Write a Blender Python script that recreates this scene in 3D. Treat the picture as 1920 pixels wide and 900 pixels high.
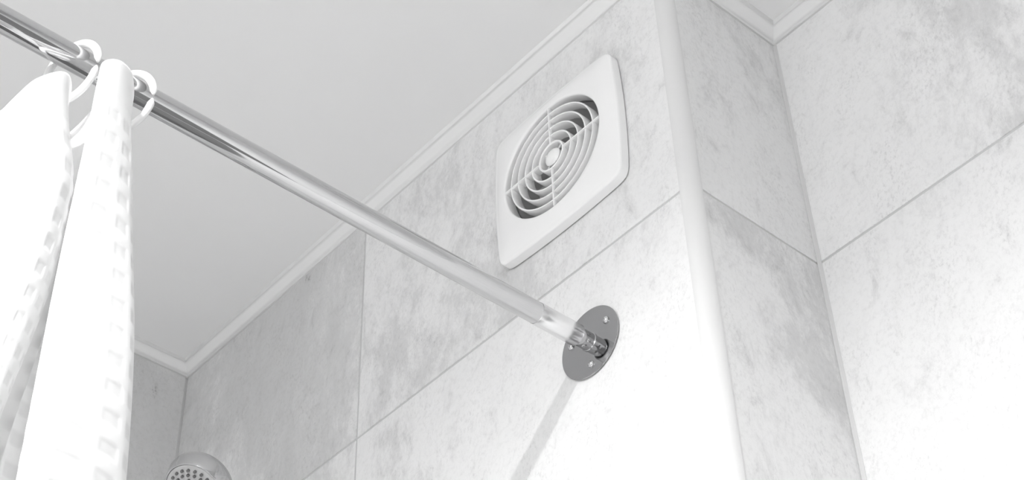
import bpy, bmesh, math, random
from mathutils import Vector, Matrix
S = bpy.context.scene
for o in list(bpy.data.objects): bpy.data.objects.remove(o)
COL = S.collection
PI = math.pi
random.seed(4)

# ---------------------------------------------------------------- camera
Z0 = 2.62                      # height of the cornice's lower edge; all heights below are measured from it
F_PX = 3123.82
cam = bpy.data.cameras.new('camera'); co = bpy.data.objects.new('camera', cam); COL.objects.link(co)
cam.sensor_width = 36; cam.sensor_fit = 'HORIZONTAL'; cam.lens = 36*F_PX/1920; cam.clip_start = .01
rr = Vector((0.65616776, 0.7541163, -0.02743131)); dd = Vector((-0.52753697, 0.43241837, -0.73124489)); ff = Vector((-0.53958189, 0.49429036, 0.68156322))
co.matrix_world = Matrix(((rr.x, -dd.x, -ff.x, 0.74031644), (rr.y, -dd.y, -ff.y, -1.0), (rr.z, -dd.z, -ff.z, Z0-1.63268625), (0, 0, 0, 1)))
S.camera = co

# ---------------------------------------------------------------- view + world
S.view_settings.view_transform = 'Standard'; S.view_settings.look = 'None'
S.view_settings.gamma = 1; S.view_settings.use_curve_mapping = False
S.view_settings.exposure = 0.75
w = bpy.data.worlds.new('world'); S.world = w; w.use_nodes = True
w.node_tree.nodes['Background'].inputs[0].default_value = (1, 1, 1, 1)
w.node_tree.nodes['Background'].inputs[1].default_value = 0.6

# ---------------------------------------------------------------- lamps and room constants
CEIL = .0145
LAMP_POS = (.36, -1.42)        # round recessed downlight in the ceiling
LAMP_W = 52.0
FILL_W = 1.6                    # fill light added in an invented window behind the camera
XD, XT, TR, YC, Z1, XG = -1.1131, -.08005, .0164, .20495, -.3776, -.6557
XB = XT+TR
RX, RZ = -.23073, -.49308
YF, XR = -1.75, 1.35           # front wall (behind the camera), right wall

def V(x, y, z): return Vector((x, y, z+Z0))

# ---------------------------------------------------------------- materials
def mat(name, col=(.8, .8, .8), rough=.5, metal=0, spec=.5):
    m = bpy.data.materials.new(name); m.use_nodes = True
    b = m.node_tree.nodes['Principled BSDF']
    b.inputs['Base Color'].default_value = (*col, 1); b.inputs['Roughness'].default_value = rough
    b.inputs['Metallic'].default_value = metal; b.inputs['Specular IOR Level'].default_value = spec
    return m
def nd(m, t, **k):
    n = m.node_tree.nodes.new(t)
    for a, v in k.items():
        if a in n.inputs: n.inputs[a].default_value = v
        else: setattr(n, a, v)
    return n
def lk(m, a, b): m.node_tree.links.new(a, b)
def ramp(m, fac, stops, interp='LINEAR'):
    r = m.node_tree.nodes.new('ShaderNodeValToRGB'); r.color_ramp.interpolation = interp
    while len(r.color_ramp.elements) > 1: r.color_ramp.elements.remove(r.color_ramp.elements[-1])
    r.color_ramp.elements[0].position = stops[0][0]; r.color_ramp.elements[0].color = (*[stops[0][1]]*3, 1)
    for p, c in stops[1:]:
        e = r.color_ramp.elements.new(p); e.color = (c, c, c, 1)
    lk(m, fac, r.inputs['Fac']); return r.outputs['Color']
def mixv(m, fac, a, b, mode='MIX'):
    n = m.node_tree.nodes.new('ShaderNodeMix'); n.data_type = 'RGBA'; n.blend_type = mode
    for s, v in ((n.inputs['Factor'], fac), (n.inputs['A'], a), (n.inputs['B'], b)):
        if isinstance(v, (int, float)): s.default_value = v if s.name == 'Factor' else (v, v, v, 1)
        else: lk(m, v, s)
    return n.outputs['Result']

def tile_material():
    m = mat('cement_tile', rough=.42, spec=.4); b = m.node_tree.nodes['Principled BSDF']
    uv = nd(m, 'ShaderNodeUVMap'); uv.uv_map = 'UVMap'
    mp = nd(m, 'ShaderNodeMapping'); mp.inputs['Rotation'].default_value = (0, 0, -.75); mp.inputs['Scale'].default_value = (1.0, .55, 1)
    lk(m, uv.outputs[0], mp.inputs['Vector'])
    clouds = nd(m, 'ShaderNodeTexNoise', Scale=7.5, Detail=10.0, Roughness=.78, Distortion=.25); lk(m, mp.outputs[0], clouds.inputs['Vector'])
    big = nd(m, 'ShaderNodeTexNoise', Scale=2.6, Detail=3.0, Roughness=.5); lk(m, mp.outputs[0], big.inputs['Vector'])
    grain = nd(m, 'ShaderNodeTexNoise', Scale=120.0, Detail=6.0, Roughness=.75); lk(m, uv.outputs[0], grain.inputs['Vector'])
    mid = nd(m, 'ShaderNodeTexNoise', Scale=34.0, Detail=8.0, Roughness=.75, Distortion=.5); lk(m, mp.outputs[0], mid.inputs['Vector'])
    pits = nd(m, 'ShaderNodeTexVoronoi', Scale=160.0); lk(m, uv.outputs[0], pits.inputs['Vector'])
    # ragged dark clouds
    a = nd(m, 'ShaderNodeMath', operation='ADD'); lk(m, clouds.outputs[0], a.inputs[0]); lk(m, big.outputs[0], a.inputs[1])
    a2 = nd(m, 'ShaderNodeMath', operation='MULTIPLY_ADD'); a2.inputs[1].default_value = .42; lk(m, mid.outputs[0], a2.inputs[0]); lk(m, a.outputs[0], a2.inputs[2])
    c1 = ramp(m, a2.outputs[0], [(0, .17), (.02, .20), (.08, .58), (.30, .61), (.42, .66), (.48, .73), (.56, .785), (1, .82)])
    # ramp input is about .9-1.4, so scale it first
    sc = nd(m, 'ShaderNodeMapRange'); sc.inputs['From Min'].default_value = .77; sc.inputs['From Max'].default_value = 1.67
    tn = nd(m, 'ShaderNodeAttribute'); tn.attribute_name = 'tile_tone'
    a3 = nd(m, 'ShaderNodeMath', operation='ADD'); lk(m, a2.outputs[0], a3.inputs[0]); lk(m, tn.outputs['Fac'], a3.inputs[1])
    lk(m, a3.outputs[0], sc.inputs['Value'])
    m.node_tree.links.remove(c1.node.inputs['Fac'].links[0]); lk(m, sc.outputs[0], c1.node.inputs['Fac'])
    g = ramp(m, grain.outputs[0], [(.3, .90), (.5, 1.0), (.7, 1.0)])
    c2 = mixv(m, 1.0, c1, g, 'MULTIPLY')
    sp = ramp(m, mid.outputs[0], [(.30, .80), (.40, .97), (.5, 1.0)])
    c3 = mixv(m, .8, c2, sp, 'MULTIPLY')
    fine = nd(m, 'ShaderNodeTexNoise', Scale=260.0, Detail=5.0, Roughness=.7); lk(m, mp.outputs[0], fine.inputs['Vector'])
    zone = nd(m, 'ShaderNodeTexNoise', Scale=16.0, Detail=6.0, Roughness=.7); lk(m, mp.outputs[0], zone.inputs['Vector'])
    dots = ramp(m, fine.outputs[0], [(.52, 0), (.62, 1)]); zn = ramp(m, zone.outputs[0], [(.46, .12), (.62, 1)])
    dz = mixv(m, 1.0, dots, zn, 'MULTIPLY'); inv = ramp(m, dz, [(0, 1), (1, .85)])
    c4 = mixv(m, 1.0, c3, inv, 'MULTIPLY')
    lk(m, c4, b.inputs['Base Color'])
    bu = nd(m, 'ShaderNodeBump', Strength=.12, Distance=.0006); lk(m, grain.outputs[0], bu.inputs['Height']); lk(m, bu.outputs[0], b.inputs['Normal'])
    return m
TILE = tile_material()
GROUT = mat('grout', (.57, .57, .57), .9)
SILI = mat('silicone_joint', (.60, .60, .60), .6)
PAINT = mat('ceiling_paint', (.80, .80, .80), .8)
CORN = mat('cornice_paint', (.78, .78, .78), .5)
PVC = mat('white_pvc', (.70, .70, .70), .25)
ABS = mat('white_plastic', (.86, .86, .86), .22)
GREYP = mat('grey_plastic', (.50, .50, .50), .4)
DARK = mat('dark_duct', (.30, .30, .30), .6)
CHROME = mat('chrome', (.58, .58, .585), .07, 1)
SATIN = mat('brushed_chrome', (.56, .56, .565), .08, 1)
BRIGHT_END = mat('bright_end_satin', (.80, .80, .805), .20, 1)  # paler metal stands in for the bright reflection near the flange
MIRR = mat('mirror_chrome', (.43, .43, .435), .05, 1)
RUB = mat('nozzle_rubber', (.14, .14, .14), .35)
HEADG = mat('shower_face', (.50, .50, .50), .25)
WALLP = mat('wall_paint', (.52, .52, .52), .7)
FLOORM = mat('floor_tile', (.80, .80, .80), .5)
DOORM = mat('added_door_paint', (.35, .35, .35), .45)

def curtain_material():
    m = mat('waffle_cloth', (.93, .93, .93), .85, spec=.2); b = m.node_tree.nodes['Principled BSDF']
    uv = nd(m, 'ShaderNodeUVMap'); uv.uv_map = 'UVMap'
    th = nd(m, 'ShaderNodeTexNoise', Scale=900.0, Detail=2.0); lk(m, uv.outputs[0], th.inputs['Vector'])
    bu = nd(m, 'ShaderNodeBump', Strength=.15, Distance=.0004); lk(m, th.outputs[0], bu.inputs['Height']); lk(m, bu.outputs[0], b.inputs['Normal'])
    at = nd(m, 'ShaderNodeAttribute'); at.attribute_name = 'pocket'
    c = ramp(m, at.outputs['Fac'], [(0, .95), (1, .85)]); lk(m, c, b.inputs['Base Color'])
    tr = nd(m, 'ShaderNodeBsdfTranslucent'); tr.inputs[0].default_value = (.93, .93, .93, 1)
    tp = nd(m, 'ShaderNodeBsdfTransparent')
    mx = nd(m, 'ShaderNodeMixShader'); mx.inputs[0].default_value = .55
    lk(m, b.outputs[0], mx.inputs[1]); lk(m, tr.outputs[0], mx.inputs[2])
    al = ramp(m, at.outputs['Fac'], [(0, .0), (1, .06)])
    m2 = nd(m, 'ShaderNodeMixShader'); lk(m, al, m2.inputs[0]); lk(m, mx.outputs[0], m2.inputs[1]); lk(m, tp.outputs[0], m2.inputs[2])
    lk(m, m2.outputs[0], m.node_tree.nodes['Material Output'].inputs['Surface'])
    return m
CLOTH = curtain_material()

# ---------------------------------------------------------------- mesh helpers
def link(name, bm, mats, parent=None, smooth=True, angle=35, **props):
    bmesh.ops.recalc_face_normals(bm, faces=bm.faces) if props.pop('recalc', True) else None
    me = bpy.data.meshes.new(name); bm.to_mesh(me); bm.free()
    for m in (mats if isinstance(mats, (list, tuple)) else [mats]): me.materials.append(m)
    if smooth:
        for p in me.polygons: p.use_smooth = True
        me.set_sharp_from_angle(angle=math.radians(angle))
    o = bpy.data.objects.new(name, me); COL.objects.link(o)
    if parent:
        o.parent = parent; o.matrix_parent_inverse = parent.matrix_basis.inverted()
    for k, v in props.items(): o[k] = v
    return o
def empty(name, loc, label, cat, group=None):
    o = bpy.data.objects.new(name, None); COL.objects.link(o); o.location = loc; o.empty_display_size = .02
    o['label'] = label; o['category'] = cat
    if group: o['group'] = group
    return o
def box(bm, a, b, mi=0):
    x0, y0, z0 = a; x1, y1, z1 = b
    vs = [bm.verts.new(p) for p in ((x0,y0,z0),(x1,y0,z0),(x1,y1,z0),(x0,y1,z0),(x0,y0,z1),(x1,y0,z1),(x1,y1,z1),(x0,y1,z1))]
    fs = []
    for q in ((0,3,2,1),(4,5,6,7),(0,1,5,4),(1,2,6,5),(2,3,7,6),(3,0,4,7)):
        f = bm.faces.new([vs[i] for i in q]); f.material_index = mi; fs.append(f)
    return fs
def frame_of(d):
    d = d.normalized(); a = Vector((0, 0, 1)) if abs(d.z) < .9 else Vector((1, 0, 0))
    u = d.cross(a).normalized(); return u, d.cross(u).normalized()
def lathe(bm, origin, axis, prof, n=64, mi=0, close=False):
    """prof: list of (radius, distance along axis)"""
    axis = axis.normalized(); u, v = frame_of(axis); rings = []
    for r, h in prof:
        if r < 1e-7: rings.append([bm.verts.new(origin+axis*h)])
        else: rings.append([bm.verts.new(origin+axis*h+(u*math.cos(2*PI*i/n)+v*math.sin(2*PI*i/n))*r) for i in range(n)])
    pairs = list(zip(rings, rings[1:]))
    if close: pairs.append((rings[-1], rings[0]))
    for a, b in pairs:
        if len(a) == 1 and len(b) == 1: continue
        for i in range(n):
            j = (i+1) % n
            if len(a) == 1: f = bm.faces.new((a[0], b[j], b[i]))
            elif len(b) == 1: f = bm.faces.new((a[i], a[j], b[0]))
            else: f = bm.faces.new((a[i], a[j], b[j], b[i]))
            f.material_index = mi
def tube(bm, pts, rad, n=16, closed=False, cap=True):
    """rad: number or list of radii"""
    N = len(pts); rs = rad if isinstance(rad, list) else [rad]*N
    rings = []; u = None
    for i, p in enumerate(pts):
        if closed: t = (pts[(i+1) % N]-pts[i-1])
        else: t = pts[min(i+1, N-1)]-pts[max(i-1, 0)]
        t.normalize()
        if u is None: u, _ = frame_of(t)
        u = (u-t*u.dot(t)).normalized(); v = t.cross(u)
        rings.append([bm.verts.new(p+(u*math.cos(2*PI*k/n)+v*math.sin(2*PI*k/n))*rs[i]) for k in range(n)])
    for i in range(N if closed else N-1):
        a, b = rings[i], rings[(i+1) % N]
        for k in range(n): bm.faces.new((a[k], a[(k+1) % n], b[(k+1) % n], b[k]))
    if cap and not closed: bm.faces.new(rings[0][::-1]); bm.faces.new(rings[-1])

# ---------------------------------------------------------------- tiled walls
def tiled_wall(name, origin, uvec, normal, ub, vb, hole=None, joints=None, thick=.012, seed=0, offs=None, shade=None, ext=(0, 0), added_dado=True):
    """ub / vb: tile borders along uvec and world z; the tile faces lie in the plane through origin."""
    rnd = random.Random(seed); bm = bmesh.new(); uvl = bm.loops.layers.uv.new('UVMap'); shl = bm.verts.layers.float.new('tile_tone'); tone = [0]
    up = Vector((0, 0, 1)); G = .0018; REC = .0011
    def pt(u, v, d): return origin+uvec*u+up*v+normal*d
    def slab(u0, u1, v0, v1, d0, d1, mi, off, ch=0, sides=(1, 1, 1, 1)):
        c = [ch*s for s in sides]
        bot = [pt(u0, v0, d0), pt(u1, v0, d0), pt(u1, v1, d0), pt(u0, v1, d0)]
        mid_ = [pt(u0, v0, d1-ch), pt(u1, v0, d1-ch), pt(u1, v1, d1-ch), pt(u0, v1, d1-ch)]
        tu0, tu1, tv0, tv1 = u0+c[0], u1-c[1], v0+c[2], v1-c[3]
        top = [pt(tu0, tv0, d1), pt(tu1, tv0, d1), pt(tu1, tv1, d1), pt(tu0, tv1, d1)]
        layers = [bot, mid_, top] if ch else [bot, top]
        L = [[bm.verts.new(p) for p in l] for l in layers]
        for l in L:
            for v_ in l: v_[shl] = tone[0]
        fs = [bm.faces.new(L[-1]), bm.faces.new(L[0][::-1])]
        for a, b in zip(L, L[1:]):
            for i in range(4): fs.append(bm.faces.new((a[i], a[(i+1) % 4], b[(i+1) % 4], b[i])))
        for f in fs:
            f.material_index = mi
            for l in f.loops:
                q = l.vert.co-origin; l[uvl].uv = (q.dot(uvec)+off[0], q.z+off[1])
    def cells(u0, u1, v0, v1):
        if not hole: return [(u0, u1, v0, v1, (1, 1, 1, 1))]
        h0, h1, k0, k1 = hole
        if h1 <= u0 or h0 >= u1 or k1 <= v0 or k0 >= v1: return [(u0, u1, v0, v1, (1, 1, 1, 1))]
        return [(u0, h0, v0, v1, (1, 0, 1, 1)), (h1, u1, v0, v1, (0, 1, 1, 1)), (h0, h1, v0, k0, (0, 0, 1, 0)), (h0, h1, k1, v1, (0, 0, 0, 1))]
    for (a, b, c, d, s) in cells(ub[0]-ext[0], ub[-1]+ext[1], vb[0], vb[-1]): slab(a, b, c, d, -thick, -REC, 1, (0, 0))
    k = 0
    for i in range(len(ub)-1):
        for j in range(len(vb)-1):
            u0 = ub[i]+(G if i else 0); u1 = ub[i+1]-(G if i < len(ub)-2 else 0)
            v0 = vb[j]+(G if j else 0); v1 = vb[j+1]-(G if j < len(vb)-2 else 0)
            off = (rnd.uniform(0, 9), rnd.uniform(0, 9))
            if offs and (i, j) in offs: off = offs[(i, j)]
            tone[0] = (shade or {}).get((i, j), 0) if j > 2 or not added_dado else -1.5  # lower rows, out of view, darkened to give the chrome dark reflections
            for (a, b, c, d, s) in cells(u0, u1, v0, v1): slab(a, b, c, d, -REC, 0, 0, off, .0004, s)
    return link(name, bm, [TILE, GROUT], smooth=False, recalc=False, kind='structure')

LOW = -2.60
rows = [LOW]+[Z1-.6*k for k in (3, 2, 1, 0)]+[.006]
HC = (-.2552, -.1965)          # fan plate centre on the wall
tiled_wall('wall_back', V(0, 0, 0), Vector((1, 0, 0)), Vector((0, -1, 0)), [XD, XG, XT+.002], rows, hole=(HC[0]-.088, HC[0]+.088, HC[1]-.088, HC[1]+.088), seed=3, shade={(0, 4): -.08, (0, 3): .07, (1, 4): .06, (1, 3): .07})
tiled_wall('wall_return', V(XB, 0, 0), Vector((0, 1, 0)), Vector((1, 0, 0)), [TR, YC-.001], rows, seed=11, ext=(.0005, .02), shade={(0, 4): .07, (0, 3): .09})  # tones raised to brighten this wall where lamplight falls short
tiled_wall('wall_alcove', V(0, YC, 0), Vector((1, 0, 0)), Vector((0, -1, 0)), [XB+.0045, XB+.6, XB+1.2, XR], rows, seed=21, ext=(.02, .02), shade={(0, 4): .12, (0, 3): .21})  # tones lifted most here, putting missing lamplight into the tile colour
tiled_wall('wall_left', V(XD, 0, 0), Vector((0, -1, 0)), Vector((1, 0, 0)), [.0035, .60, 1.2, -YF], rows, seed=31, added_dado=False, ext=(.02, .02), shade={(0, 4): -.08})
tiled_wall('wall_right', V(XR, 0, 0), Vector((0, -1, 0)), Vector((-1, 0, 0)), [-YC, .4, 1.0, -YF], rows, seed=41, added_dado=False, ext=(.02, .02))

# wall behind the camera, with an invented window for fill and a door for reflections
WX0, WX1, WZ0, WZ1 = -.72, .38, -1.75, -.55
DX0, DX1, DZ1 = .50, 1.25, -.55
bm = bmesh.new()
for (a, b, c, d) in ((XD, WX0, LOW, .02), (WX0, WX1, LOW, WZ0), (WX0, WX1, WZ1, .02), (WX1, DX0, LOW, .02), (DX0, DX1, DZ1, .02), (DX1, XR, LOW, .02)):
    box(bm, V(a, YF-.1, c), V(b, YF, d))
link('wall_front', bm, WALLP, smooth=False, kind='structure')
bm = bmesh.new()
for (a, b, c, d) in ((WX0, WX0+.05, WZ0, WZ1), (WX1-.05, WX1, WZ0, WZ1), (WX0+.05, WX1-.05, WZ0, WZ0+.05), (WX0+.05, WX1-.05, WZ1-.05, WZ1), ((WX0+WX1)/2-.025, (WX0+WX1)/2+.025, WZ0+.05, WZ1-.05)):
    box(bm, V(a, YF-.07, c), V(b, YF-.02, d))
link('added_window', bm, PVC, smooth=False, kind='structure')  # unseen window added as a frame for the fill light
bm = bmesh.new(); box(bm, V(DX0, YF-.06, LOW), V(DX1, YF-.02, DZ1)); 
for z in (-2.4, -1.45): box(bm, V(DX0+.14, YF-.02, z), V(DX1-.14, YF-.012, z+.75))
link('added_door', bm, DOORM, smooth=False, kind='structure')  # unseen door added for dark reflections in the chrome
bm = bmesh.new(); box(bm, V(XD-.02, YF-.1, LOW-.03), V(XR+.02, YC+.02, LOW)); link('floor', bm, FLOORM, smooth=False, kind='structure')

# ceiling with a hole for each downlight
LAMPS = [LAMP_POS]
bm = bmesh.new()
lx, ly = LAMP_POS; hr = .058
# square cut-out filled by a ring
n = 48; sq = .12
outer = []; inner = []
for i in range(n):
    t = 2*PI*i/n; c, s = math.cos(t), math.sin(t); k = sq/max(abs(c), abs(s))
    outer.append(bm.verts.new(V(lx+c*k, ly+s*k, CEIL))); inner.append(bm.verts.new(V(lx+c*hr, ly+s*hr, CEIL)))
for i in range(n): bm.faces.new((outer[i], outer[(i+1) % n], inner[(i+1) % n], inner[i]))
X0, X1, Y0, Y1 = XD-.02, XR+.02, YF-.1, YC+.02
def quad(x0, x1, y0, y1):
    bm.faces.new([bm.verts.new(V(x, y, CEIL)) for x, y in ((x0, y0), (x0, y1), (x1, y1), (x1, y0))])
quad(X0, lx-sq, Y0, Y1); quad(lx+sq, X1, Y0, Y1); quad(lx-sq, lx+sq, Y0, ly-sq); quad(lx-sq, lx+sq, ly+sq, Y1)
r = bmesh.ops.extrude_face_region(bm, geom=list(bm.faces))
bmesh.ops.translate(bm, verts=[v for v in r['geom'] if isinstance(v, bmesh.types.BMVert)], vec=(0, 0, .09))
link('ceiling', bm, PAINT, smooth=False, kind='structure')

# ---------------------------------------------------------------- cornice
A_, H_ = .0222, CEIL
prof = [(0, 0), (.0030, 0), (.0042, .0012), (.0044, .0022), (.0075, .0046), (.0115, .0076), (.0150, .0098), (.0176, .0110), (.0184, .0106), (.0196, .0108), (.0212, .0124), (A_, H_), (0, H_)]
path = [(XD, YF), (XD, 0), (XB, 0), (XB, YC), (XR, YC), (XR, YF)]
def cornice(name, pts, prof, i):
    bm = bmesh.new(); rows_ = []
    for k in (i, i+1):
        p = Vector((*pts[k], 0)); n = len(pts)-1
        def nrm(a, b):
            d = (Vector((*pts[b], 0))-Vector((*pts[a], 0))).normalized(); return Vector((d.y, -d.x, 0))
        ns = []
        if k > 0: ns.append(nrm(k-1, k))
        if k < n: ns.append(nrm(k, k+1))
        m = ns[0] if len(ns) == 1 else (ns[0]+ns[1])/(1+ns[0].dot(ns[1]))
        rows_.append([bm.verts.new(p+m*a+Vector((0, 0, h+Z0))) for a, h in prof])
    a, b = rows_
    for j in range(len(prof)): bm.faces.new((a[j], a[(j+1) % len(prof)], b[(j+1) % len(prof)], b[j]))
    bm.faces.new(a); bm.faces.new(b[::-1])
    return link(name, bm, CORN, angle=60, kind='structure')
for i in range(5): cornice('trim_%d' % (i+1), path, prof, i)
# thin caulk bead under the cornice
for i in range(5): 
    o = cornice('trim_%d' % (i+6), path, [(0, -.0013), (.0012, -.0011), (.0018, -.0003), (.0018, .0004), (0, .0004)], i)
    o.data.materials.clear(); o.data.materials.append(SILI)

# quarter-round corner profile on the outer corner
bm = bmesh.new(); R_ = TR; cx, cy = XT, TR; pr = [(XT-.0008, .0004), (XT-.0008, -.0008)]
for i in range(25):
    t = -PI/2+PI/2*i/24; pr.append((cx+(R_+.0008)*math.cos(t), cy+(R_+.0008)*math.sin(t)))
pr += [(XB-.0006, TR+.0002), (XT-.0002, TR-.001)]
lo = [bm.verts.new(V(x, y, LOW)) for x, y in pr]; hi = [bm.verts.new(V(x, y, .004)) for x, y in pr]
for i in range(len(pr)): bm.faces.new((lo[i], lo[(i+1) % len(pr)], hi[(i+1) % len(pr)], hi[i]))
bm.faces.new(lo[::-1]); bm.faces.new(hi)
link('trim_11', bm, PVC, angle=40, kind='structure')
# silicone joint in the inner corner
bm = bmesh.new(); pr = [(XB, YC), (XB+.0002, YC-.0022), (XB+.0022, YC-.0010), (XB+.0048, YC-.0002), (XB+.0048, YC)]
lo = [bm.verts.new(V(x, y, LOW)) for x, y in pr]; hi = [bm.verts.new(V(x, y, .002)) for x, y in pr]
for i in range(len(pr)): bm.faces.new((lo[i], lo[(i+1) % len(pr)], hi[(i+1) % len(pr)], hi[i]))
bm.faces.new(lo[::-1]); bm.faces.new(hi)
link('trim_12', bm, SILI, smooth=False, kind='structure')

# ---------------------------------------------------------------- downlight (above the camera, out of frame)
dl = empty('recessed_downlight', V(lx, ly, CEIL), 'round recessed downlight in the ceiling, out of frame above the camera', 'ceiling light')
bm = bmesh.new(); lathe(bm, V(lx, ly, CEIL), Vector((0, 0, 1)), [(.068, 0), (.066, -.003), (.058, -.003), (.056, .0), (.056, .03), (.057, .03), (.057, 0)], 48, close=True)
link('trim_ring', bm, PVC, dl)
bm = bmesh.new(); lathe(bm, V(lx, ly, CEIL), Vector((0, 0, 1)), [(0, .025), (.054, .025), (.055, .026), (.055, .029), (0, .029)], 48)
EM = mat('lamp_diffuser', (.9, .9, .9), .5); b = EM.node_tree.nodes['Principled BSDF']; b.inputs['Emission Color'].default_value = (1, 1, 1, 1); b.inputs['Emission Strength'].default_value = 8
link('diffuser', bm, EM, dl)
L = bpy.data.lights.new('downlight', 'AREA'); L.shape = 'DISK'; L.size = .104; L.energy = LAMP_W
lo_ = bpy.data.objects.new('downlight', L); COL.objects.link(lo_); lo_.location = V(lx, ly, CEIL+.023)
# fill light added in the invented window opening
L = bpy.data.lights.new('window_fill', 'AREA'); L.shape = 'RECTANGLE'; L.size = WX1-WX0-.1; L.size_y = WZ1-WZ0-.1; L.energy = FILL_W
wo = bpy.data.objects.new('window_fill', L); COL.objects.link(wo); wo.location = V((WX0+WX1)/2, YF-.08, (WZ0+WZ1)/2); wo.rotation_euler = (PI/2, 0, PI)
wo.rotation_euler = (PI/2, 0, 0)

# ---------------------------------------------------------------- extractor fan
fan = empty('extractor_fan', V(HC[0], 0, HC[1]), 'square white plastic extractor fan with round ringed grille on the tiled wall', 'extractor fan')
FX, FZ = HC; RO = .0835; DOME = .0056
def outline(half, bow, rc, n=40):
    pts = []
    for s in range(4):
        for i in range(n):
            t = -1+2*(i+.5)/n; a = half-bow*(t*t); b = t*(half-bow)
            x, y = [(a, b), (-b, a), (-a, -b), (b, -a)][s]
            pts.append(Vector((x, y)))
    # round corners by limiting with a circle-ish smoothing
    for _ in range(int(rc)):
        pts = [(pts[i-1]+pts[i]*2+pts[(i+1) % len(pts)])/4 for i in range(len(pts))]
    return pts
ol = outline(.1100, .0050, 6); NP = len(ol)
def face_y(d):    # slight dome: d = 0 at the opening, 1 at the border
    return -.0146-DOME*(1-d*d)
bm = bmesh.new(); ringsv = []
def ring_at(f):
    out = []
    for p in ol: out.append(bm.verts.new(V(FX+f(p)[0], f(p)[1], FZ+f(p)[2])))
    return out
def q_in(d):
    def f(p):
        u = p.normalized(); pin = u*RO; q = pin+(p-u*.005-pin)*d; return (q.x, face_y(d), q.y)
    return f
def off_(inset, y): 
    def f(p):
        u = p.normalized(); q = p-u*inset; return (q.x, y, q.y)
    return f
seq = [lambda p: (p.normalized().x*(RO+.0006), -.004, p.normalized().y*(RO+.0006)), lambda p: (p.normalized().x*RO, face_y(0)+.0022, p.normalized().y*RO), lambda p: (p.normalized().x*(RO+.0005), face_y(0)+.0006, p.normalized().y*(RO+.0005)), lambda p: (p.normalized().x*(RO+.0018), face_y(0), p.normalized().y*(RO+.0018))]
seq += [q_in(d) for d in (.15, .3, .45, .6, .75, .88, 1.0)]
seq += [off_(.0022, -.0142), off_(.0007, -.0132), off_(.0001, -.0114), off_(.0, -.0016), off_(.0025, -.0016), off_(.0025, -.0040)]
for f in seq: ringsv.append(ring_at(f))
for a, b in zip(ringsv, ringsv[1:]):
    for i in range(NP): bm.faces.new((a[i], a[(i+1) % NP], b[(i+1) % NP], b[i]))
link('front_plate', bm, ABS, fan, angle=60)
# base frame behind the plate, leaving the narrow dark joint to the wall
bm = bmesh.new(); B_ = .0985
for (a, b, c, d) in ((-B_, B_, RO+.006, B_), (-B_, B_, -B_, -RO-.006), (-B_, -RO-.006, -RO-.006, RO+.006), (RO+.006, B_, -RO-.006, RO+.006)):
    box(bm, V(FX+a, -.0055, FZ+c), V(FX+b, -.0, FZ+d))
link('base_frame', bm, ABS, fan, smooth=False)
Yn = Vector((0, 1, 0)); FC = V(FX, 0, FZ)
GY = -.0195
radii = [.0728, .0600, .0472, .0344]
for r_ in radii:
    bm = bmesh.new(); t = .0013
    lathe(bm, V(FX, GY, FZ), Yn, [(r_+t, .0010), (r_+t*.6, 0), (r_-t*.6, 0), (r_-t, .0010), (r_-t, .0140), (r_-t*.6, .0146), (r_+t*.6, .0146), (r_+t, .0140)], 96, close=True)
    link('grille_ring', bm, ABS, fan)
bm = bmesh.new(); lathe(bm, V(FX, GY-.0004, FZ), Yn, [(.0222, .0014), (.0216, 0), (.0200, -.0003), (.0190, .0008), (.0184, .0128), (.0222, .0128)], 72, close=True)
link('hub_ring', bm, ABS, fan)
hubc = None
bm = bmesh.new(); lathe(bm, V(FX, GY, FZ), Yn, [(0, -.0016), (.006, -.0010), (.0104, .0004), (.0124, .0026), (.0124, .0130), (0, .0130)], 48)
for k in range(4):
    a = k*PI/2+PI/4; c, s = math.cos(a), math.sin(a)
    tube(bm, [V(FX+c*.0105, GY+.0052, FZ+s*.0105), V(FX+c*.0188, GY+.0052, FZ+s*.0188)], .0011, 8)
hubc = link('hub_cap', bm, ABS, fan)
for k in range(4):
    a = k*PI/2; c, s = math.cos(a), math.sin(a); d = Vector((c, 0, s)); e = Vector((-s, 0, c))*.0014
    bm = bmesh.new(); lo_v = []
    for rr_ in (.0215, RO+.0004):
        lo_v.append([bm.verts.new(V(FX, GY+yy, FZ)+d*rr_+e*sg) for yy, sg in ((-.0006, -.6), (-.0006, .6), (.0012, 1), (.0110, 1), (.0110, -1), (.0012, -1))])
    for i in range(6): bm.faces.new((lo_v[0][i], lo_v[0][(i+1) % 6], lo_v[1][(i+1) % 6], lo_v[1][i]))
    bm.faces.new(lo_v[0]); bm.faces.new(lo_v[1][::-1])
    link('grille_spoke', bm, ABS, fan, smooth=False)
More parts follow.
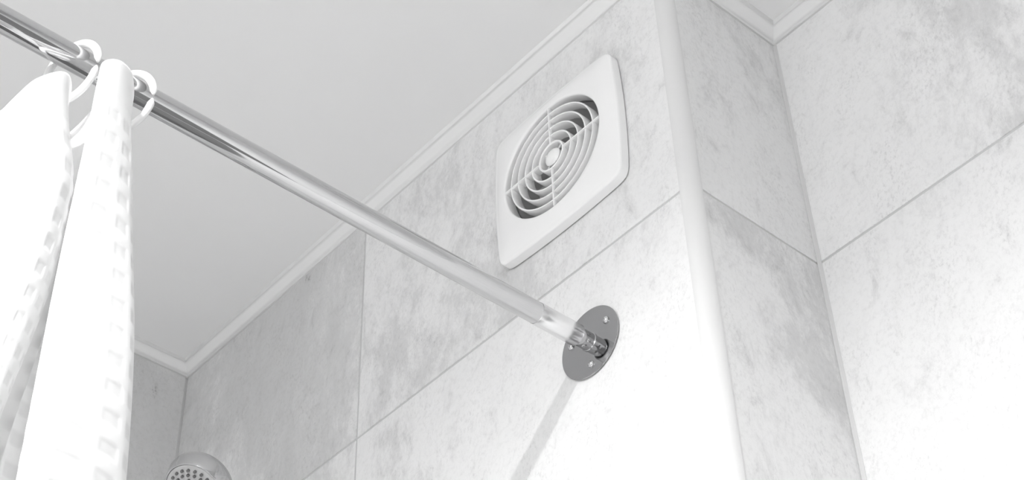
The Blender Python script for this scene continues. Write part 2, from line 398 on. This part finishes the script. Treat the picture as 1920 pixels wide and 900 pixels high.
# duct pot behind the grille
bm = bmesh.new(); lathe(bm, FC, Yn, [(.0838, -.004), (.0855, -.004), (.0855, .050), (0, .050), (0, .048), (.0775, .048), (.0800, .020), (.0838, .0)], 72)
duct = link('duct_housing', bm, GREYP, fan)
bm = bmesh.new(); lathe(bm, FC, Yn, [(0, .004), (.024, .004), (.028, .007), (.030, .014), (.030, .048), (0, .048)], 48)
link('motor', bm, ABS, fan)
for k in range(7):
    a = 2*PI*k/7+.3; bm = bmesh.new(); g = []
    for i in range(6):
        r_ = .0295+i*.0078
        for s_ in (-1, 1):
            an = a+s_*(.22+.02*i)+.05*i; g.append(bm.verts.new(V(FX+math.cos(an)*r_, .026+s_*.0075, FZ+math.sin(an)*r_)))
    for i in range(5): bm.faces.new((g[2*i], g[2*i+1], g[2*i+3], g[2*i+2]))
    r = bmesh.ops.extrude_face_region(bm, geom=list(bm.faces)); bmesh.ops.translate(bm, verts=[v for v in r['geom'] if isinstance(v, bmesh.types.BMVert)], vec=(0, .0014, 0))
    link('fan_blade', bm, GREYP, fan)
for (dx, dz, r_) in ((.040, -.047, .0065), (.052, -.036, .0055), (.030, -.058, .0055), (.055, .018, .006), (.063, -.010, .0045)):
    bm = bmesh.new(); lathe(bm, V(FX+dx, 0, FZ+dz), Yn, [(0, -.0042), (r_*.5, -.0042), (r_*.55, -.0020), (r_*.7, -.0040), (r_, -.0034), (r_, .040), (0, .040)], 24)
    link('screw_post', bm, ABS, fan)
bm = bmesh.new(); box(bm, V(FX+.030, .001, FZ-.030), V(FX+.052, .020, FZ+.010)); box(bm, V(FX+.034, -.003, FZ-.024), V(FX+.038, .001, FZ+.004))
bmesh.ops.bevel(bm, geom=list(bm.edges), offset=.001, segments=2, affect='EDGES')
link('terminal_box', bm, ABS, fan)

# ---------------------------------------------------------------- shower curtain rod
rod = empty('shower_curtain_rod', V(RX, 0, RZ), 'long polished chrome shower curtain rod screwed to the tiled wall by a round flange', 'curtain rod')
Yb = Vector((0, -1, 0)); O = V(RX, 0, RZ)
bm = bmesh.new(); lathe(bm, O, Yb, [(.0103, .0215), (.0106, .0210), (.0118, .0208), (.0122, .0214), (.0122, -YF-.020), (.0103, -YF-.020)], 96, close=True)
link('rod_tube', bm, CHROME, rod)
bm = bmesh.new(); lathe(bm, O, Yb, [(.01222, .0214), (.01245, .0218), (.01245, .0790), (.01222, .0794)], 96, close=True)  # added over the tube to imitate its smooth bright stretch
link('added_bright_sleeve', bm, BRIGHT_END, rod)['label'] = 'satin sleeve added for the bright stretch at the rod end'
def flange(y, sgn, scr):
    ax = Vector((0, sgn, 0)); o = V(RX, y, RZ)
    bm = bmesh.new(); lathe(bm, o, ax, [(0, 0), (.0405, 0), (.0405, .0012), (.0436, .0012), (.0440, .0016), (.0440, .0026), (.0436, .0030), (.0116, .0030), (0, .0030)], 128)
    fl = link('flange', bm, MIRR, rod)
    bm = bmesh.new(); lathe(bm, o, ax, [(.0112, .0030), (.0112, .0040), (.0102, .0046), (.0102, .0330), (.0098, .0336), (0, .0336)], 72)
    cl = link('collar', bm, MIRR, rod)
    for a in scr:
        p = V(RX+.0302*math.cos(a), y, RZ+.0302*math.sin(a))
        bm = bmesh.new(); lathe(bm, p, ax, [(.0043, .0030), (.0043, .0038), (.0037, .0050), (.0022, .0060), (.0012, .0063), (.0010, .0055), (0, .0054)], 32)
        link('screw', bm, CHROME, fl)
    for (a, t) in ((-.75, .0115), (-1.55, .0125)):
        d = Vector((math.cos(a), 0, math.sin(a)))
        bm = bmesh.new(); lathe(bm, o+ax*t, d, [(.0022, .0098), (.0022, .0106), (.0016, .0112), (0, .0114)], 20)
        link('set_screw', bm, CHROME, cl)
flange(0, -1, (.467, PI/2+PI, 2.76)); flange(YF, 1, (.5, PI*1.5, 2.6))

# ---------------------------------------------------------------- curtain rings
def ring_mesh():
    bm = bmesh.new(); ra, rb = .0272, .0368; pts = []; rs = []; g0, g1 = math.radians(3), math.radians(354)
    N = 110
    for i in range(N+1):
        t = g0+(g1-g0)*i/N
        pts.append(Vector((ra*math.cos(t), 0, rb*math.sin(t))))
        e = min(i, N-i); k = min(1, (e/3.0))**.5 if e < 3 else 1
        th = math.degrees(t) % 360
        base = .0028+(.0006 if 10 < th < 90 else 0)*math.sin(max(0, min(1, (th-10)/80))*PI)
        rs.append(1.2*base*max(k, .35))
    tube(bm, pts, rs, 16)
    return bm
bm = ring_mesh(); 
RY = [(-.5760, .62), (-.6305, .457), (-.8000, .40)]
rl = ['white plastic curtain ring nearest the wall, beside the bare end of the rod', 'white plastic curtain ring between the two curtain folds', 'white plastic curtain ring at the far left of the rod, behind the wide curtain fold']
first = None
for (y, yaw), lb in zip(RY, rl):
    if first is None: o = first = link('curtain_ring', bm, ABS)
    else: o = first.copy(); COL.objects.link(o)
    o.location = V(RX, y, RZ-.0184); o.rotation_euler = (0, 0, yaw)
    o['label'] = lb; o['category'] = 'curtain ring'; o['group'] = 'white rings on the curtain rod'

# ---------------------------------------------------------------- shower curtain
cols = [(.0000, -.5740, -.5166), (.0220, -.5782, -.5276), (.0340, -.5887, -.5138), (.0420, -.6021, -.5150), (.0440, -.6127, -.5197), (.0420, -.6204, -.5271), (.0340, -.6186, -.5319), (.0200, -.6079, -.5434), (.0000, -.6071, -.5500), (-.0200, -.6102, -.5561), (-.0300, -.6154, -.5630), (-.0100, -.6265, -.5652), (.0150, -.6324, -.5666), (.0300, -.6385, -.5635), (.0400, -.6465, -.5623), (.0450, -.6560, -.5682), (.0450, -.6665, -.5792), (.0400, -.6763, -.5911), (.0300, -.6843, -.6092), (.0150, -.6873, -.6135), (-.0100, -.6866, -.5867), (-.0250, -.6798, -.5558), (-.0200, -.6972, -.5452), (.0200, -.7268, -.5752), (.0400, -.7534, -.5869), (.0400, -.7781, -.5993), (.02, -.80, -.60), (-.03, -.82, -.60), (.02, -.86, -.57), (.04, -.90, -.56), (-.02, -.93, -.58), (.0, -.96, -.56)]
cols = [(-.014, -.5800, -.525)]+cols
def catmull(P, t):
    n = len(P)-1; i = min(int(t*n), n-1); f = t*n-i
    p0, p1, p2, p3 = P[max(i-1, 0)], P[i], P[i+1], P[min(i+2, n)]
    return tuple(.5*(2*b+(c-a)*f+(2*a-5*b+4*c-d)*f*f+(3*b-a-3*c+d)*f**3) for a, b, c, d in zip(p0, p1, p2, p3))
NU, DZ, ZB = 620, .0022, -1.30
bm = bmesh.new(); uvl = bm.loops.layers.uv.new('UVMap'); pk = bm.verts.layers.float.new('pocket')
base = [catmull(cols, i/NU) for i in range(NU+1)]
arc = [0]
for a, b in zip(base, base[1:]): arc.append(arc[-1]+math.hypot(a[0]-b[0], a[1]-b[1]))
NV = int((-.5-ZB)/DZ)
def sm(a, b, x): x = max(0, min(1, (x-a)/(b-a))); return x*x*(3-2*x)
grid = []; uvs = []; pks = []
for j in range(NV+1):
    row = []; ur = []
    pr_ = []
    for i in range(NU+1):
        xo, y, zt = base[i]; d = (zt-ZB)*j/NV; z = zt-d
        g = sm(0, .45, d)
        k = sm(-.625, -.575, y)          # columns next to the wall-side edge flare outwards
        yy = y+k*(.038*g+.025*d+.006*sm(.02, .1, d)*(1-.6*sm(.2, .4, d)))-(.012*g if y < -.63 else 0)+.023*(1-sm(-.630, -.618, y))*(sm(.01, .12, d)-.85*sm(.15, .42, d))
        xo = xo+(.024-xo)*(.55+.13*(1-sm(-.03, .02, xo)))*sm(.01, .28, d)
        xx = xo*(1+.20*g)+.004*math.sin(arc[i]*45+z*9)*g
        pr_.append((xx, yy, z, d))
    grid.append(pr_)
P_ = .0270
vg = []
for j in range(NV+1):
    vr = []
    for i in range(NU+1):
        xx, yy, z, d = grid[j][i]; a, b = grid[j][max(i-1, 0)], grid[j][min(i+1, NU)]
        tx, ty = b[0]-a[0], b[1]-a[1]; l = math.hypot(tx, ty)+1e-9; nx, ny = -ty/l, tx/l
        u = arc[i]*1.25/ .0200; v = (z+.0)/P_+.0*u
        row_ = math.floor(v); uu = u
        fu = abs((uu % 1)-.5)*2; fv = abs((v % 1)-.5)*2       # 0 in the middle of a cell, 1 on the ribs
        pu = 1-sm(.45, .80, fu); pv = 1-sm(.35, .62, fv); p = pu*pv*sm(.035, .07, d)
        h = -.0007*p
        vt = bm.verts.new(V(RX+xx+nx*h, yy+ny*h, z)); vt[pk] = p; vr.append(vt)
    vg.append(vr)
for j in range(NV):
    for i in range(NU):
        f = bm.faces.new((vg[j][i], vg[j][i+1], vg[j+1][i+1], vg[j+1][i])); f.smooth = True
        for l, (jj, ii) in zip(f.loops, ((j, i), (j, i+1), (j+1, i+1), (j+1, i))): l[uvl].uv = (arc[ii], grid[jj][ii][2])
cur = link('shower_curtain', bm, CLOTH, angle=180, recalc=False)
cur['label'] = 'white waffle-weave shower curtain gathered in folds at the left of the rod'; cur['category'] = 'shower curtain'
so = cur.modifiers.new('thickness', 'SOLIDIFY'); so.thickness = .0006; so.offset = 0

# ---------------------------------------------------------------- shower head
HP = V(-.8020, -.1400, -.4392)
n_img = (-.30, .36)                       # tilt of the face seen from the room
nv = (rr*n_img[0]+dd*n_img[1]-ff*math.sqrt(1-n_img[0]**2-n_img[1]**2)).normalized()
sh = empty('hand_shower', HP, 'round chrome hand shower head with dark rubber nozzles below the ceiling corner', 'hand shower')
HR = .0385
bm = bmesh.new(); lathe(bm, HP, -nv, [(HR-.0012, .0010), (HR-.0004, -.0004), (HR+.0008, -.0004), (HR+.0018, .0012), (HR+.0040, .008), (HR+.0062, .016), (HR+.0062, .020), (HR+.003, .027), (HR-.010, .034), (.014, .040), (0, .041)], 96)
link('head_shell', bm, SATIN, sh)
bm = bmesh.new(); lathe(bm, HP, nv, [(0, .0010), (HR-.008, .0006), (HR-.0014, -.0002), (HR-.0012, -.0030), (0, -.0030)], 72)
link('spray_face', bm, HEADG, sh)
u_, v_ = frame_of(nv)
def nozzle_mesh():
    bm = bmesh.new(); lathe(bm, Vector((0, 0, 0)), Vector((0, 0, 1)), [(.0020, 0), (.0019, .0008), (.0021, .0018), (.0019, .0028), (.0011, .0034), (.0005, .0030), (0, .0030)], 16); return bm
fn = None; q = nv.to_track_quat('Z', 'Y')
for cnt, rad in ((1, 0), (6, .0085), (12, .0165), (17, .0238), (21, .0305)):
    for k in range(cnt):
        a = 2*PI*k/cnt+rad*40; p = HP+nv*.0004+(u_*math.cos(a)+v_*math.sin(a))*rad
        if fn is None: o = fn = link('nozzle', nozzle_mesh(), RUB)
        else: o = fn.copy(); COL.objects.link(o)
        o.parent = sh; o.matrix_parent_inverse = Matrix.Identity(4)
        o.matrix_basis = Matrix.Translation(p-HP) @ q.to_matrix().to_4x4()
# handle runs down from the back of the head to a wall bracket, below the frame
bm = bmesh.new(); p0 = HP-nv*.026; pts = []; rs = []
dn = Vector((-.18, .62, -1)).normalized()
pB = HP+Vector((-.02, .085, -.20))
for i in range(25):
    t = i/24; p = p0*(1-t)**2+(HP+Vector((-.005, .045, -.055)))*2*t*(1-t)+pB*t*t; pts.append(p); rs.append(.015-.004*t)
tube(bm, pts, rs, 24)
link('handle', bm, SATIN, sh)
br = empty('shower_bracket', pB, 'chrome wall bracket holding the hand shower, below the frame', 'shower bracket')
bm = bmesh.new(); lathe(bm, pB, (pts[-1]-pts[-2]), [(.0113, -.022), (.0160, -.022), (.0160, .012), (.0113, .012)], 32, close=True)
link('cradle', bm, SATIN, br)
bm = bmesh.new(); wy = Vector((pB.x, 0, pB.z)); tube(bm, [pB+Vector((0, .0155, 0)), wy], .009, 20)
lathe(bm, wy, Vector((0, -1, 0)), [(0, 0), (.024, 0), (.024, .005), (.020, .008), (0, .008)], 40)
link('wall_mount', bm, SATIN, br)
